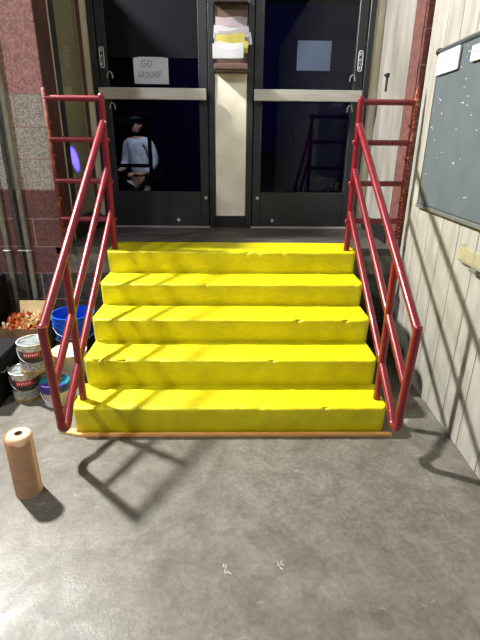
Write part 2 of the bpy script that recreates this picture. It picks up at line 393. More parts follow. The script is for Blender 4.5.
# cream panel between the doors and the brown paper tray above it
bm = bmesh.new(); box(bm, -0.140, 0.126, YD-0.020, YD-0.002, 0.915, 2.070, 0.004)
struct('trim_2', bm, mat('old_cream_board', srgb(226, 220, 206), 0.7, col2=srgb(204, 195, 172), scale=5, detail=9, lo=0.42, hi=0.75))
M_tray = mat('brown_wood_tray', srgb(104, 82, 70), 0.6, col2=srgb(82, 62, 52), scale=3, stretch=(1, 1, 9))
t = thing('paper_holder', 'brown wooden holder full of papers on the wall between the doors', 'holder', (0, YD, 2.08))
bm = bmesh.new(); box(bm, -0.140, 0.126, YD-0.02, YD-0.001, 2.075, 2.80, 0.003); under(link('back_board', bm, M_tray), t)
bm = bmesh.new(); box(bm, -0.140, 0.126, YD-0.170, YD-0.158, 2.082, 2.122, 0.003); under(link('front_lip', bm, M_tray), t)
bm = bmesh.new(); box(bm, -0.140, 0.126, YD-0.158, YD-0.02, 2.075, 2.095, 0.002); under(link('shelf', bm, M_tray), t)
bm = bmesh.new(); box(bm, -0.140, 0.126, YD-0.10, YD-0.02, 2.545, 2.565, 0.003); under(link('top_shelf', bm, mat('dark_tray_shelf', srgb(44, 34, 30), 0.6)), t)
cols = {'white': M_paper, 'pink': mat('pale_pink_paper', srgb(222, 206, 214), 0.7), 'grey': mat('greyish_paper', srgb(196, 192, 186), 0.7),
        'yellow': mat('yellow_paper', srgb(232, 222, 120), 0.7), 'lilac': mat('lilac_paper', srgb(204, 196, 206), 0.7)}
sheets = [ # xc, z0, w, h, y, rot, col, label
 (-0.006, 2.300, 0.232, 0.162, 0.030, 0.00, 'pink', 'pale pink sheet topmost in the paper holder between doors'),
 (0.020, 2.290, 0.215, 0.110, 0.040, -0.05, 'grey', 'greyish sheet just below the pink one in paper holder'),
 (-0.034, 2.300, 0.215, 0.090, 0.046, 0.08, 'white', 'white sheet sticking out left under the pink sheet'),
 (0.022, 2.265, 0.225, 0.105, 0.052, -0.10, 'lilac', 'lilac sheet tilted in the middle of the paper bundle'),
 (-0.022, 2.262, 0.220, 0.080, 0.058, 0.05, 'grey', 'greyish sheet low in the middle of the paper bundle'),
 (0.030, 2.245, 0.245, 0.080, 0.064, -0.16, 'lilac', 'lilac sheet poking out right from the paper bundle'),
 (-0.006, 2.222, 0.205, 0.110, 0.070, -0.06, 'yellow', 'yellow sheet lying across the paper bundle'),
 (0.026, 2.205, 0.180, 0.090, 0.076, 0.07, 'yellow', 'small yellow slip right of the larger yellow sheet'),
 (-0.030, 2.160, 0.210, 0.110, 0.092, 0.03, 'white', 'white sheet behind the bottom sheet of the paper bundle'),
 (-0.030, 2.160, 0.226, 0.098, 0.098, -0.02, 'white', 'white sheet lowest and foremost in the paper bundle')]
for k, (xc, z0, ww, hh, yo, ro, cn, lab) in enumerate(sheets):
    ww *= 1.08; bm = bmesh.new(); n = 8; vs = []
    for i in range(n+1):
        for j in range(4):
            u = i/n-0.5; v = j/3
            vs.append(bm.verts.new((u*ww, -0.007*(1-v)+0.002*math.sin(5*u+k), v*hh+0.006*math.sin(7*u+2*k)*(v))))
    for i in range(n):
        for j in range(3): a = i*4+j; bm.faces.new((vs[a], vs[a+4], vs[a+5], vs[a+1]))
    bmesh.ops.solidify(bm, geom=bm.faces[:], thickness=0.0012 if k < 8 else 0.004)
    bmesh.ops.transform(bm, matrix=Matrix.Translation((xc, YD-0.028-0.0125*k, z0)) @ Matrix.Rotation(ro, 4, 'Y'), verts=bm.verts)
    tag(link('paper_sheet', bm, cols[cn], None, 40), lab, 'paper', 'papers in the holder between the doors')

# ---------------------------------------------------------------- right reveal, block strip and plank wall
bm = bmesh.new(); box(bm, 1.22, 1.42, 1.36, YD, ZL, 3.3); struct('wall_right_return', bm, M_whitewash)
bm = bmesh.new(); box(bm, 1.222, 1.42, YW+0.02, 1.36, ZL, 2.85)
struct('trim_3', bm, mat('brown_painted_block', srgb(112, 68, 62), 0.85, col2=srgb(84, 50, 46), scale=30, bump=0.5, bscale=110))
bm = bmesh.new()
for k in range(14):
    z0 = 0.2032*k+0.003; z1 = 0.2032*(k+1)-0.003
    mi = 0 if k >= 9 else (1 if k >= 6 else (0 if k >= 4 else 2))
    box(bm, 1.228, 1.42, YW, YW+0.05, z0, z1, 0.004, mi)
box(bm, 1.234, 1.42, YW+0.006, YW+0.05, 0, 2.84, 0, 3)
M_bred = mat('brown_red_block', srgb(112, 66, 60), 0.9, col2=srgb(80, 46, 44), scale=40, bump=0.8, bscale=120)
M_bgrey = mat('brown_grey_block', srgb(118, 108, 98), 0.9, col2=srgb(72, 66, 60), scale=60, bump=0.8, bscale=120)
struct('wall_right_end', bm, [M_bred, M_bgrey, M_dgrey, M_mort])
# black latch on the reveal
t = thing('wall_latch', 'small black latch on the white reveal right of the right door', 'latch', (1.22, 1.79, 1.93))
bm = bmesh.new(); box(bm, 1.206, 1.221, 1.782, 1.806, 1.93, 2.045, 0.004); under(link('latch_plate', bm, M_black), t)
bm = bmesh.new(); box(bm, 1.194, 1.221, 1.755, 1.815, 2.035, 2.055, 0.004); under(link('latch_head', bm, M_black), t)

WA = math.atan(0.022)
WX = Matrix.Translation((1.243, 0, 0)) @ Matrix.Rotation(-WA, 4, 'Z')    # local x = into the wall, y = along it
def wbox(bm, x0, x1, y0, y1, z0, z1, bev=0.0, mi=0, rot=0.0, piv=None, seg=1):
    g = box(bm, x0, x1, y0, y1, z0, z1, bev, mi, seg=seg)
    if rot:
        p = Vector(piv); bmesh.ops.transform(bm, matrix=Matrix.Translation(p) @ Matrix.Rotation(rot, 4, 'X') @ Matrix.Translation(-p), verts=g)
    bmesh.ops.transform(bm, matrix=WX, verts=g)
bm = bmesh.new()
wbox(bm, 0.006, 0.15, -6, YW-0.002, 0, 3.6, 0, 1)
edges = [YW-0.002, 0.925, 0.722, 0.521, 0.305, 0.090, -0.120, -0.335]
while edges[-1] > -5.6: edges.append(edges[-1]-0.2175)
for a, b in zip(edges, edges[1:]):
    wbox(bm, 0, 0.02, b+0.003, a-0.003, 0.002, 3.6, 0.0015, 0)
struct('wall_right', bm, [M_plank, M_groove])

# grey display board
t = thing('display_board', 'large grey display board with metal edging on the plank wall', 'notice board', (1.25, 0.2, 1.175))
bm = bmesh.new(); wbox(bm, -0.022, -0.001, -0.55, 0.905, 1.185, 2.055, 0.002); under(link('board_panel', bm, M_board), t)
bm = bmesh.new(); wbox(bm, -0.032, -0.001, -0.56, 0.912, 1.160, 1.182, 0.003); under(link('bottom_edging', bm, M_alu), t)
bm = bmesh.new(); wbox(bm, -0.024, -0.001, 0.904, 0.912, 1.182, 2.06, 0.001); under(link('side_edging', bm, mat('dark_edging', srgb(52, 54, 54), 0.5)), t)
bm = bmesh.new()
pts = [WX @ Vector((-0.022, y, 2.062)) for y in (-0.56, 0.905)]; tube(bm, pts, 0.013, 12)
under(link('top_rod', bm, mat('grey_rod', srgb(98, 100, 104), 0.4, 0.4), None, 40), t)
bm = bmesh.new()
c = WX @ Vector((-0.024, 0.915, 2.060)); bmesh.ops.create_uvsphere(bm, u_segments=16, v_segments=10, radius=0.021, matrix=Matrix.Translation(c))
under(link('rod_knob', bm, M_black, None, 60), t)
bm = bmesh.new()
for k in range(46):
    y = random.uniform(0.05, 0.88); z = random.uniform(1.28, 1.98) if k > 14 else random.uniform(1.93, 2.03)
    if 0.58 < y < 0.93 and z > 1.9: continue
    for q in range(random.choice((1, 1, 2, 3))):
        yy = y+random.uniform(-0.012, 0.012); zz = z+random.uniform(-0.004, 0.004)
        wbox(bm, -0.0245, -0.0215, yy, yy+random.uniform(0.004, 0.010), zz, zz+0.003)
o = under(link('staples', bm, M_paper), t); o['kind'] = 'stuff'
def card(y0, y1, z0, z1, rot, lab, lines):
    t = thing('paper_card', lab, 'card', WX @ Vector((-0.03, (y0+y1)/2, z0)))
    bm = bmesh.new(); piv = (-0.03, (y0+y1)/2, (z0+z1)/2)
    wbox(bm, -0.040, -0.026, y0, y1, z0, z1, 0.003, rot=rot, piv=piv); under(link('card', bm, M_paper), t)
    bm = bmesh.new()
    for (la, lb, lz, lh) in lines:
        wbox(bm, -0.0412, -0.0398, y1-(y1-y0)*lb, y1-(y1-y0)*la, z0+(z1-z0)*lz, z0+(z1-z0)*lz+lh, rot=rot, piv=piv)
    under(link('printed_lines', bm, M_greyink), t)
ls = [(0.12, 0.80, 0.28, 0.002), (0.12, 0.88, 0.76, 0.0015)]
x = 0.20
while x < 0.72: ls.append((x, x+0.035, 0.48, 0.014)); x += 0.062
card(0.600, 0.885, 1.930, 2.044, 0.0, 'white printed card clipped to the top corner of grey board', ls)
card(0.32, 0.452, 1.94, 2.012, 0.02, 'second white card on grey board, cut off by the photo edge', [(0.2, 0.8, 0.5, 0.006)])
# clear plastic pocket
M_plastic = mat('yellowed_clear_plastic', srgb(206, 196, 150), 0.25, col2=srgb(196, 186, 140), scale=3, coat=0.5)
M_plastic.node_tree.nodes['Principled BSDF'].inputs['Alpha'].default_value = 0.3
t = thing('plastic_pocket', 'yellowed clear plastic pocket on planks below the grey board', 'holder', WX @ Vector((-0.02, 0.05, 0.99)))
bm = bmesh.new()
wbox(bm, -0.030, -0.027, -0.14, 0.205, 0.975, 1.055, 0.0012); wbox(bm, -0.027, -0.001, 0.202, 0.205, 0.975, 1.055)
wbox(bm, -0.027, -0.001, -0.14, -0.137, 0.975, 1.055)
under(link('pocket_front', bm, M_plastic), t)
bm = bmesh.new(); wbox(bm, -0.031, -0.001, -0.14, 0.206, 0.970, 0.975, 0.001); under(link('pocket_base', bm, M_alu), t)
bm = bmesh.new(); wbox(bm, -0.040, -0.006, -0.02, 0.05, 0.948, 0.970, 0.004); under(link('clip', bm, M_alu), t)

# ---------------------------------------------------------------- staircase
stairs = thing('staircase', 'bright yellow painted concrete staircase of five steps up to the doors', 'stairs', (0, 0, 0))
ry = [0.004, 0.2475, 0.5008, 0.7726, 1.0456]; rz = [0.171, 0.3455, 0.5034, 0.6533, ZL]
wl = [-0.885, -0.874, -0.880, -0.886, -0.896]; wr = [0.878, 0.874, 0.886, 0.900, 0.906]
for k in range(5):
    bm = bmesh.new()
    y0, z1 = ry[k], rz[k]; zb = 0.001 if k == 0 else rz[k-1]-0.002
    yb = (ry[k+1]+0.02) if k < 4 else 1.36
    nose = 0.012; e = 0.014
    prof = [(y0+0.002, zb), (y0+0.001, zb+0.012), (y0-0.004, zb+0.03), (y0-nose*0.6, (zb+z1)/2), (y0-nose, z1-0.035), (y0-nose, z1-e)]
    for i in range(1, 6):
        a = PI/2*i/5; prof.append((y0-nose+e-e*math.cos(a), z1-e+e*math.sin(a)))
    for i in range(1, 6): prof.append((y0-nose+e+(yb-(y0-nose+e))*i/5, z1))
    n = 110; R = 0.03; cols_ = []
    for i in range(n+1):
        u = i/n; x = wl[k]+(wr[k]-wl[k])*(0.5-0.5*math.cos(PI*u)*1.0 if False else u)
        # denser columns near the ends for the rounded corners
        s = u
        if u < 0.12: s = 0.12*(u/0.12)**2 * 0.6 + u*0.4*0.0
        x = wl[k]+(wr[k]-wl[k])*u
        dl = min(x-wl[k], wr[k]-x)
        push = R-math.sqrt(max(0, R*R-(R-dl)**2)) if dl < R else 0
        col = []
        for j, (py, pz) in enumerate(prof):
            fall = max(0.0, 1-max(0, py-y0)/0.08)
            jit = noise.noise(Vector((x*9, py*9+k*3.1, pz*9)))*0.0035 + noise.noise(Vector((x*45, py*45, pz*45+k)))*0.0016
            top = j >= 6
            yy = py+push*fall*(1.0)+(jit if py < y0+0.02 else 0)
            zz = pz+(noise.noise(Vector((x*6+k, py*6, 3)))*0.0022 if top else 0)
            # small chips along the nosing
            if 4 <= j <= 9:
                cch = noise.noise(Vector((x*22, k*7.3, 1.7)))
                if cch > 0.32: yy += (cch-0.32)*0.035; zz -= (cch-0.32)*0.035
            col.append(bm.verts.new((x, yy, zz)))
        cols_.append(col)
    for A, B in zip(cols_, cols_[1:]):
        for j in range(len(prof)-1): bm.faces.new((A[j], B[j], B[j+1], A[j+1]))
    for col in (cols_[0], cols_[-1]):
        x = col[0].co.x; lo = [bm.verts.new((x, yb, zb))]
        bm.faces.new([v for v in col]+lo)
    o = link('step', bm, M_yel, stairs, 50)
# dark grey core under the steps
bm = bmesh.new()
for k in range(1, 5): box(bm, wl[k]+0.012, wr[k]-0.012, ry[k]+0.012, 1.36, rz[k-1]*0+0.0, rz[k-1]-0.003)
link('stair_core', bm, M_dgrey, stairs)
# timber strip
t = thing('timber_strip', 'thin orange timber strip along the foot of the yellow stairs', 'board', (0, -0.02, 0))
bm = bmesh.new()
v = [(-0.975, 0.004), (-0.90, 0.030), (-0.882, 0.020), (-0.872, -0.012), (0.905, -0.010), (0.918, -0.030), (-0.86, -0.028)]
lo = [bm.verts.new((x, y, 0.001)) for x, y in v]; hi = [bm.verts.new((x, y, 0.017)) for x, y in v]
bm.faces.new(lo); bm.faces.new(hi)
for i in range(len(v)): bm.faces.new((lo[i], lo[(i+1) % len(v)], hi[(i+1) % len(v)], hi[i]))
for f in bm.faces:
    if f.calc_center_median().x < -0.87: f.material_index = 1
under(link('strip', bm, [M_wood, M_woody]), t)

# ---------------------------------------------------------------- handrails
RR = 0.0215; XR = 0.846
def handrail(s, lab, plate_m):
    x = s*XR
    t = thing('handrail', lab, 'handrail', (x, 0.4, 0.17))
    def part(n, bm, m=M_rail): return under(link(n, bm, m, None, 45), t)
    def P(y, z): return (x, y, z)
    sl = lambda y, yb, zb, m=0.6555: zb+(y-yb)*m
    # landing post with its top turning to the wall
    bm = bmesh.new(); tube(bm, [P(1.10, ZL+0.001), P(1.10, 1.815)], RR); bmesh.ops.create_uvsphere(bm, u_segments=14, v_segments=8, radius=RR*1.02, matrix=Matrix.Translation((x, 1.10, 1.813))); part('post', bm)
    bm = bmesh.new(); tube(bm, [P(0.095, 0.172), P(0.098, 0.985)], RR*0.95); part('post', bm)
    bm = bmesh.new(); tube(bm, [P(1.09, 1.660), P(-0.28, 0.762)], RR); part('top_rail', bm)
    bm = bmesh.new(); tube(bm, [P(1.09, 1.375), P(-0.238, 0.462)], RR*0.92); part('middle_rail', bm)
    # front upright bending round into the lowest rail
    bm = bmesh.new()
    pts = [P(-0.285, 0.780), P(-0.282, 0.755), P(-0.243, 0.27)]
    c = Vector((0, -0.196, 0.232)); r = 0.048
    for i in range(11):
        a = math.radians(185+(305-185)*i/10); pts.append(P(c.y+r*math.cos(a), c.z+r*math.sin(a)))
    pts.append(P(-0.105, 0.262))
    tube(bm, pts, RR); bmesh.ops.create_uvsphere(bm, u_segments=14, v_segments=8, radius=RR*1.03, matrix=Matrix.Translation((x, -0.283, 0.768))); part('front_upright', bm)
    bm = bmesh.new(); tube(bm, [P(-0.115, 0.255), P(1.09, 1.085)], RR*0.95); part('lower_rail', bm)
    for z in (1.800, 1.553, 1.288, 1.030):
        bm = bmesh.new(); tube(bm, [(x, 1.10, z), (s*1.204, 1.10, z)], RR*0.86); part('cross_rail', bm)
    # wall plate with hooks
    bm = bmesh.new()
    box(bm, s*1.208-0.012, s*1.208+0.012, 1.085, 1.112, ZL+0.01, 1.86, 0.003)
    part('wall_plate', bm, plate_m)
    for z in (1.66, 1.45, 1.17, 0.95):
        bm = bmesh.new(); bmesh.ops.create_uvsphere(bm, u_segments=10, v_segments=6, radius=0.012, matrix=Matrix.Translation((s*1.190, 1.095, z))); part('weld_knob', bm, plate_m)
    bm = bmesh.new(); lathe(bm, [(0.0, 0), (0.009, 0.001), (0.010, 0.006), (0, 0.009)], n=12)
    bmesh.ops.transform(bm, matrix=Matrix.Translation((x+(0.016 if s < 0 else -0.016), 1.078, 1.66)) @ Matrix.Rotation(PI/2, 4, 'X'), verts=bm.verts)
    part('bolt_head', bm, M_steel)
    if s > 0:
        bm = bmesh.new(); tube(bm, [(s*1.208, 1.10, 1.85), (s*1.213, 1.10, 1.88), (s*1.216, 1.098, 1.91)], [0.012, 0.009, 0.003], 8); part('peeled_tip', bm, plate_m)
    for z in (1.553, 1.288, 1.030):
        bm = bmesh.new(); bmesh.ops.create_uvsphere(bm, u_segments=12, v_segments=8, radius=0.017, matrix=Matrix.Translation((x-s*0.018, 1.098, z))); part('rail_end_cap', bm)
    return t
handrail(-1, 'deep red tubular handrail on the left side of the yellow stairs', M_rustd)
handrail(1, 'deep red tubular handrail on the right side, with peeling orange wall plate', M_rust)

# ---------------------------------------------------------------- conduits on the block wall
def conduit(x, r, z0, z1, m, lab, y=None):
    y = y or YW-r-0.004
    t = thing('conduit', lab, 'pipe', (x, y, z0), 'conduits on the block wall')
    bm = bmesh.new(); tube(bm, [(x, y, z0), (x, y, z1)], r, 14); under(link('pipe', bm, m, None, 45), t)
    bm = bmesh.new(); tube(bm, [(x-r*1.35, YW-0.004, 0.79), (x-r*1.25, y-r*1.0, 0.79), (x, y-r*1.25, 0.79), (x+r*1.25, y-r*1.0, 0.79), (x+r*1.35, YW-0.004, 0.79)], 0.005, 8)
    under(link('strap', bm, M_steel, None, 45), t)
conduit(-1.497, 0.019, 0.001, 2.44, M_pipe, 'pale painted conduit nearest the handrail on the block wall')
conduit(-1.552, 0.014, 0.001, 2.44, M_piped, 'thin dark conduit just left of the pale one')
conduit(-1.648, 0.018, 0.001, 2.44, M_pipe, 'pale conduit leftmost, at the edge of the photo')
conduit(-1.76, 0.014, 0.001, 2.44, M_piped, 'dark conduit outermost left on the block wall')

# black metal case in the corner
t = thing('storage_case', 'low black metal case at the left edge beside the paint cans', 'case', (-1.6, 0.45, 0))
M_case = mat('black_case_steel', srgb(16, 16, 17), 0.75, 0.0, spec=0.2)
bm = bmesh.new(); box(bm, -1.90, -1.432, 0.26, 0.66, 0.001, 0.27, 0.012, seg=2); under(link('case_body', bm, M_case), t)
bm = bmesh.new(); box(bm, -1.91, -1.425, 0.25, 0.67, 0.271, 0.30, 0.010, seg=2); under(link('case_lid', bm, M_case), t)
for yy in (0.33, 0.46, 0.59):
    bm = bmesh.new(); box(bm, -1.434, -1.427, yy-0.012, yy+0.012, 0.03, 0.26, 0.003); under(link('case_rib', bm, M_case), t)
bm = bmesh.new(); tube(bm, [(-1.433, 0.36, 0.2), (-1.418, 0.365, 0.2), (-1.418, 0.425, 0.2), (-1.433, 0.43, 0.2)], 0.004, 8); under(link('case_handle', bm, M_steel, None, 45), t)
t = thing('cabinet', 'tall black cabinet at the left edge behind the cardboard box', 'cabinet', (-1.9, 0.93, 0))
bm = bmesh.new(); box(bm, -2.25, -1.665, 0.76, 1.10, 0.02, 0.64, 0.02, seg=3); under(link('cabinet_body', bm, M_case), t)
bm = bmesh.new(); box(bm, -2.20, -1.700, 0.745, 0.76, 0.05, 0.60, 0.004); under(link('cabinet_door', bm, M_case), t)
bm = bmesh.new(); box(bm, -1.76, -1.74, 0.73, 0.745, 0.30, 0.42, 0.004); under(link('cabinet_handle', bm, M_steel), t)
for xx in (-2.20, -1.72):
    bm = bmesh.new(); box(bm, xx-0.02, xx+0.02, 0.80, 0.84, 0.0, 0.025, 0.002); under(link('foot', bm, M_black), t)

# ---------------------------------------------------------------- paint cans, buckets
M_can = mat('spattered_white_tin', srgb(214, 208, 196), 0.45, col2=srgb(168, 158, 142), scale=40, detail=6, lo=0.5, hi=0.6)
M_lid = mat('smeared_lid', srgb(166, 172, 170), 0.35, 0.3, col2=srgb(96, 106, 108), scale=16, detail=6)
M_label = mat('dark_photo_label', srgb(52, 46, 44), 0.5, col2=srgb(120, 114, 108), scale=26, stretch=(1, 1, 2), detail=5, lo=0.52, hi=0.66)
M_pale = mat('pale_grey_label', srgb(178, 176, 170), 0.5, col2=srgb(128, 126, 122), scale=60, lo=0.45, hi=0.6)
M_logo = mat('red_label_band', srgb(206, 62, 56), 0.5, col2=srgb(190, 52, 48), scale=10)
M_gold = mat('gold_tin_rim', srgb(186, 160, 104), 0.35, 0.5, col2=srgb(150, 124, 76), scale=20)
M_wire = mat('pale_wire', srgb(206, 206, 204), 0.35, 0.5)
def bail(bm, c, r, z, drop, face, rr=0.0022, sweep=1.0):
    # wire hanging in front of the pail: ears at +-90 degrees from the facing direction
    pts = []
    for i in range(25):
        a = -PI/2+PI*i/24
        rad = r*(1.02+0.05*math.cos(a)); pts.append((c[0]+rad*math.cos(face+a), c[1]+rad*math.sin(face+a), c[2]+z-drop*math.cos(a)**0.8 if math.cos(a) > 0 else c[2]+z))
    tube(bm, pts, rr, 8)
def paint_can(x, y, z, face, lab, r=0.092, h=0.195):
    t = thing('paint_can', lab, 'paint can', (x, y, z), 'paint cans at the foot of the left handrail')
    bm = bmesh.new(); lathe(bm, [(r-0.004, 0.012), (r-0.002, 0.016), (r-0.002, h-0.008), (r+0.002, h-0.004), (r+0.002, h), (r-0.006, h), (r-0.008, h-0.006)], n=40); cb = link('can_body', bm, M_can, t, 40)
    bm = bmesh.new(); lathe(bm, [(r-0.006, 0.0), (r+0.003, 0.0), (r+0.004, 0.008), (r+0.002, 0.017), (r-0.003, 0.019)], n=40); link('gold_rim', bm, M_gold, t, 40)
    bm = bmesh.new(); lathe(bm, [(r-0.009, h-0.004), (r-0.013, h+0.002), (r-0.018, h-0.004), (r-0.03, h-0.005), (0.0, h-0.004)], n=40); link('lid', bm, M_lid, t, 40)
    bm = bmesh.new(); lathe(bm, [(r-0.0005, 0.078), (r-0.0005, 0.152)], n=26, a0=face-1.5, a1=face+1.5); link('label_band', bm, M_label, cb, 60)['label'] = 'dark photo label'
    bm = bmesh.new(); lathe(bm, [(r-0.0005, 0.030), (r-0.0005, 0.077)], n=26, a0=face-1.4, a1=face+1.4); link('label_band', bm, M_pale, cb, 60)['label'] = 'pale grey lower label'
    bm = bmesh.new(); lathe(bm, [(r+0.0006, 0.116), (r+0.0006, 0.152)], n=14, a0=face-0.75, a1=face+0.35); link('name_band', bm, M_logo, cb, 60)['label'] = 'red band with white lettering'
    bm = bmesh.new()
    for i in range(7):
        a = face-0.62+0.13*i
        lathe(bm, [(r+0.0012, 0.126+0.002*(i % 2)), (r+0.0012, 0.142-0.002*(i % 3))], n=2, a0=a-0.035, a1=a+0.020)
    link('lettering', bm, M_paper, cb)
    bm = bmesh.new(); bail(bm, (0, 0, 0), r, h-0.035, 0.085, face); link('wire_handle', bm, M_wire, t, 60)
    return t
F0 = -1.05
paint_can(-1.318, 0.420, 0.0, F0, 'dented paint can standing on the floor beneath another can')
paint_can(-1.235, 0.420, 0.198, F0-0.1, 'paint can stacked on top of another beside the black case')
# a third can behind carries the stack
paint_can(-1.328, 0.622, 0.0, F0+0.2, 'paint can furthest back, mostly hidden behind the stacked can')
def pail(name, x, y, z, r0, r1, h, mats, lab, cat, rimh=0.05, lid=True, ribs=True, group=None, drop=0.1):
    t = thing(name, lab, cat, (x, y, z), group)
    body, rim, lidm = mats
    prof = [(0.0, 0.002), (r0-0.004, 0.0), (r0, 0.004), (r1, h-0.002)]
    if not lid: prof += [(r1, h), (r1-0.004, h), (r0-0.004, 0.008), (0, 0.008)]
    bm = bmesh.new(); lathe(bm, prof, n=44); link('pail_body', bm, body, t, 40)
    if ribs:
        bm = bmesh.new()
        for zz in ((h-rimh, h-rimh*0.45, h) if not lid else (h-rimh, h)):
            rr = r0+(r1-r0)*zz/h
            lathe(bm, [(rr, zz-0.010), (rr+0.009, zz-0.008), (rr+0.009, zz), (rr-0.001, zz+0.001)], n=44)
        link('rib', bm, rim, t, 40)
    if lid:
        bm = bmesh.new(); lathe(bm, [(r1+0.001, h-rimh), (r1+0.006, h-rimh), (r1+0.007, h+0.004), (r1-0.006, h+0.006), (r1-0.012, h+0.001), (0, h+0.001)], n=44)
        link('lid', bm, lidm, t, 40)
    bm = bmesh.new(); bail(bm, (0, 0, 0), r1+0.006, h-rimh*1.1, drop, -0.9, 0.0025); link('wire_handle', bm, M_wire, t, 60)
    return t
M_wpl = mat('white_pail_plastic', srgb(222, 216, 220), 0.4, col2=srgb(198, 190, 196), scale=14)
M_purple = mat('purple_pail_lid', srgb(54, 34, 128), 0.35, col2=srgb(24, 118, 138), scale=5, lo=0.49, hi=0.53)
M_blue = mat('blue_pail_plastic', srgb(20, 84, 196), 0.3, col2=srgb(14, 70, 178), scale=6)
pail('paint_pail', -1.100, 0.335, 0, 0.074, 0.083, 0.150, (M_wpl, M_purple, M_purple), 'small white pail with purple and teal lid behind left handrail', 'pail', 0.045, True, False, None, 0.075)
bm = bmesh.new()
pl = [o for o in bpy.data.objects['paint_pail'].children if o.name.startswith('pail_body')][0]
for i, zz in enumerate((0.095, 0.080, 0.068, 0.056)):
    lathe(bm, [(0.075+0.011*zz/0.165+0.0010, zz), (0.075+0.011*zz/0.165+0.0010, zz+0.005)], n=8, a0=-2.35, a1=-1.75+0.1*(i % 2))
link('printed_text', bm, mat('red_print', srgb(190, 110, 120), 0.6), pl)
pail('black_bucket', -1.165, 0.965, 0, 0.125, 0.138, 0.185, (M_black, M_black, M_black), 'low black bucket under the blue bucket', 'bucket', 0.03, True, False, None, 0.06)
pail('blue_bucket', -1.165, 0.965, 0.192, 0.132, 0.146, 0.18, (M_blue, M_blue, M_blue), 'blue open plastic bucket behind the left handrail, above the paint cans', 'bucket', 0.07, False, True, None, 0.08)
t = pail('white_bucket', -1.120, 0.676, 0, 0.100, 0.112, 0.200, (M_wpl, M_wpl, mat('stained_white_lid', srgb(228, 214, 196), 0.5, col2=srgb(200, 150, 110), scale=9, lo=0.5, hi=0.66)), 'white lidded bucket with tan stains in front of blue bucket', 'bucket', 0.03, True, False, None, 0.10)

# ---------------------------------------------------------------- cardboard box with crumpled paper
t = thing('cardboard_box', 'open brown cardboard box with raised pale flap behind the paint cans', 'box', (-1.475, 0.86, 0))
bx0, bx1, by0, by1, bh = -1.605, -1.345, 0.735, 0.985, 0.335
bm = bmesh.new()
box(bm, bx0, bx1, by0, by0+0.006, 0.001, bh); box(bm, bx0, bx1, by1-0.006, by1, 0.001, bh)
box(bm, bx0, bx0+0.006, by0+0.006, by1-0.006, 0.001, bh); box(bm, bx1-0.006, bx1, by0+0.006, by1-0.006, 0.001, bh)
box(bm, bx0+0.006, bx1-0.006, by0+0.006, by1-0.006, 0.001, 0.008)
under(link('box_body', bm, M_card), t)
bm = bmesh.new(); box(bm, bx0+0.05, bx1+0.01, -0.003, 0.003, -0.02, 0.115)
bmesh.ops.transform(bm, matrix=Matrix.Translation((0, by1-0.003, bh)) @ Matrix.Rotation(-0.18, 4, 'X'), verts=bm.verts)
under(link('flap', bm, M_flap), t)
bm = bmesh.new(); random.seed(5)
for k in range(60):
    cx = random.uniform(bx0+0.03, bx1-0.03); cy = random.uniform(by0+0.02, by1-0.04); cz = bh-0.03+random.uniform(0, 0.05)+0.04*(cy-by0)/(by1-by0)
    ln = random.uniform(0.05, 0.11); wd = random.uniform(0.014, 0.035); an = random.uniform(0, PI); vs = []
    mi = 0 if (cx < -1.50 and random.random() < 0.8) or random.random() < 0.2 else (1 if random.random() < 0.7 else 2)
    ph = random.uniform(0, 6); n = 8
    for i in range(n+1):
        u = i/n-0.5
        px = u*ln; pz = 0.020*math.sin(u*9+ph); tw = 1.3*math.sin(u*5+ph)
        for s in (-1, 1):
            lx = px; ly = s*wd/2*math.cos(tw); lz = pz+s*wd/2*math.sin(tw)
            vs.append(bm.verts.new((cx+lx*math.cos(an)-ly*math.sin(an), cy+lx*math.sin(an)+ly*math.cos(an), cz+lz)))
    for i in range(n):
        f = bm.faces.new((vs[2*i], vs[2*i+1], vs[2*i+3], vs[2*i+2])); f.material_index = mi
bmesh.ops.solidify(bm, geom=bm.faces[:], thickness=0.0015)
o = link('crumpled_paper', bm, [mat('orange_scrap', srgb(214, 112, 52), 0.8, col2=srgb(172, 76, 38), scale=30), mat('cream_scrap', srgb(236, 206, 152), 0.8, col2=srgb(214, 176, 116), scale=30), mat('white_scrap', srgb(236, 232, 220), 0.8)])
tag(o, 'crumpled orange and cream masking paper heaped in the cardboard box', 'scrap paper', kind='stuff')

# ---------------------------------------------------------------- kraft paper roll
PX, PY, PH, PR = -0.955, -0.445, 0.325, 0.058
t = thing('paper_roll', 'brown kraft paper roll standing on the concrete floor', 'paper roll', (PX, PY, 0))
bm = bmesh.new()
lathe(bm, [(0.018, 0.001), (PR-0.001, 0.001), (PR, 0.004), (PR-0.002, PH-0.012), (PR-0.008, PH-0.002), (PR-0.012, PH), (0.018, PH)], n=48)
link('roll', bm, M_kraft, t, 50)
bm = bmesh.new(); lathe(bm, [(0.019, 0.0012), (0.019, PH+0.001), (0.0155, PH+0.001), (0.0155, 0.0012)], n=24); link('core', bm, M_core, t, 50)
bm = bmesh.new()       # loose outer sheet standing away on the left
n = 26; ring = []
for i in range(n+1):
    a = math.radians(-20-200*i/n); rad = PR+0.0015+0.020*max(0, (i-12)/(n-12))**2
    h0 = 0.001; h1 = PH-0.004-0.020*math.sin(PI*min(1, i/10))*(1 if i < 10 else 0)-0.012
    ring.append((bm.verts.new((rad*math.cos(a), rad*math.sin(a), h0)), bm.verts.new((rad*math.cos(a), rad*math.sin(a), h1))))
for A, B in zip(ring, ring[1:]): bm.faces.new((A[0], B[0], B[1], A[1]))
bmesh.ops.solidify(bm, geom=bm.faces[:], thickness=0.001)
link('loose_sheet', bm, M_kraft, t, 50)

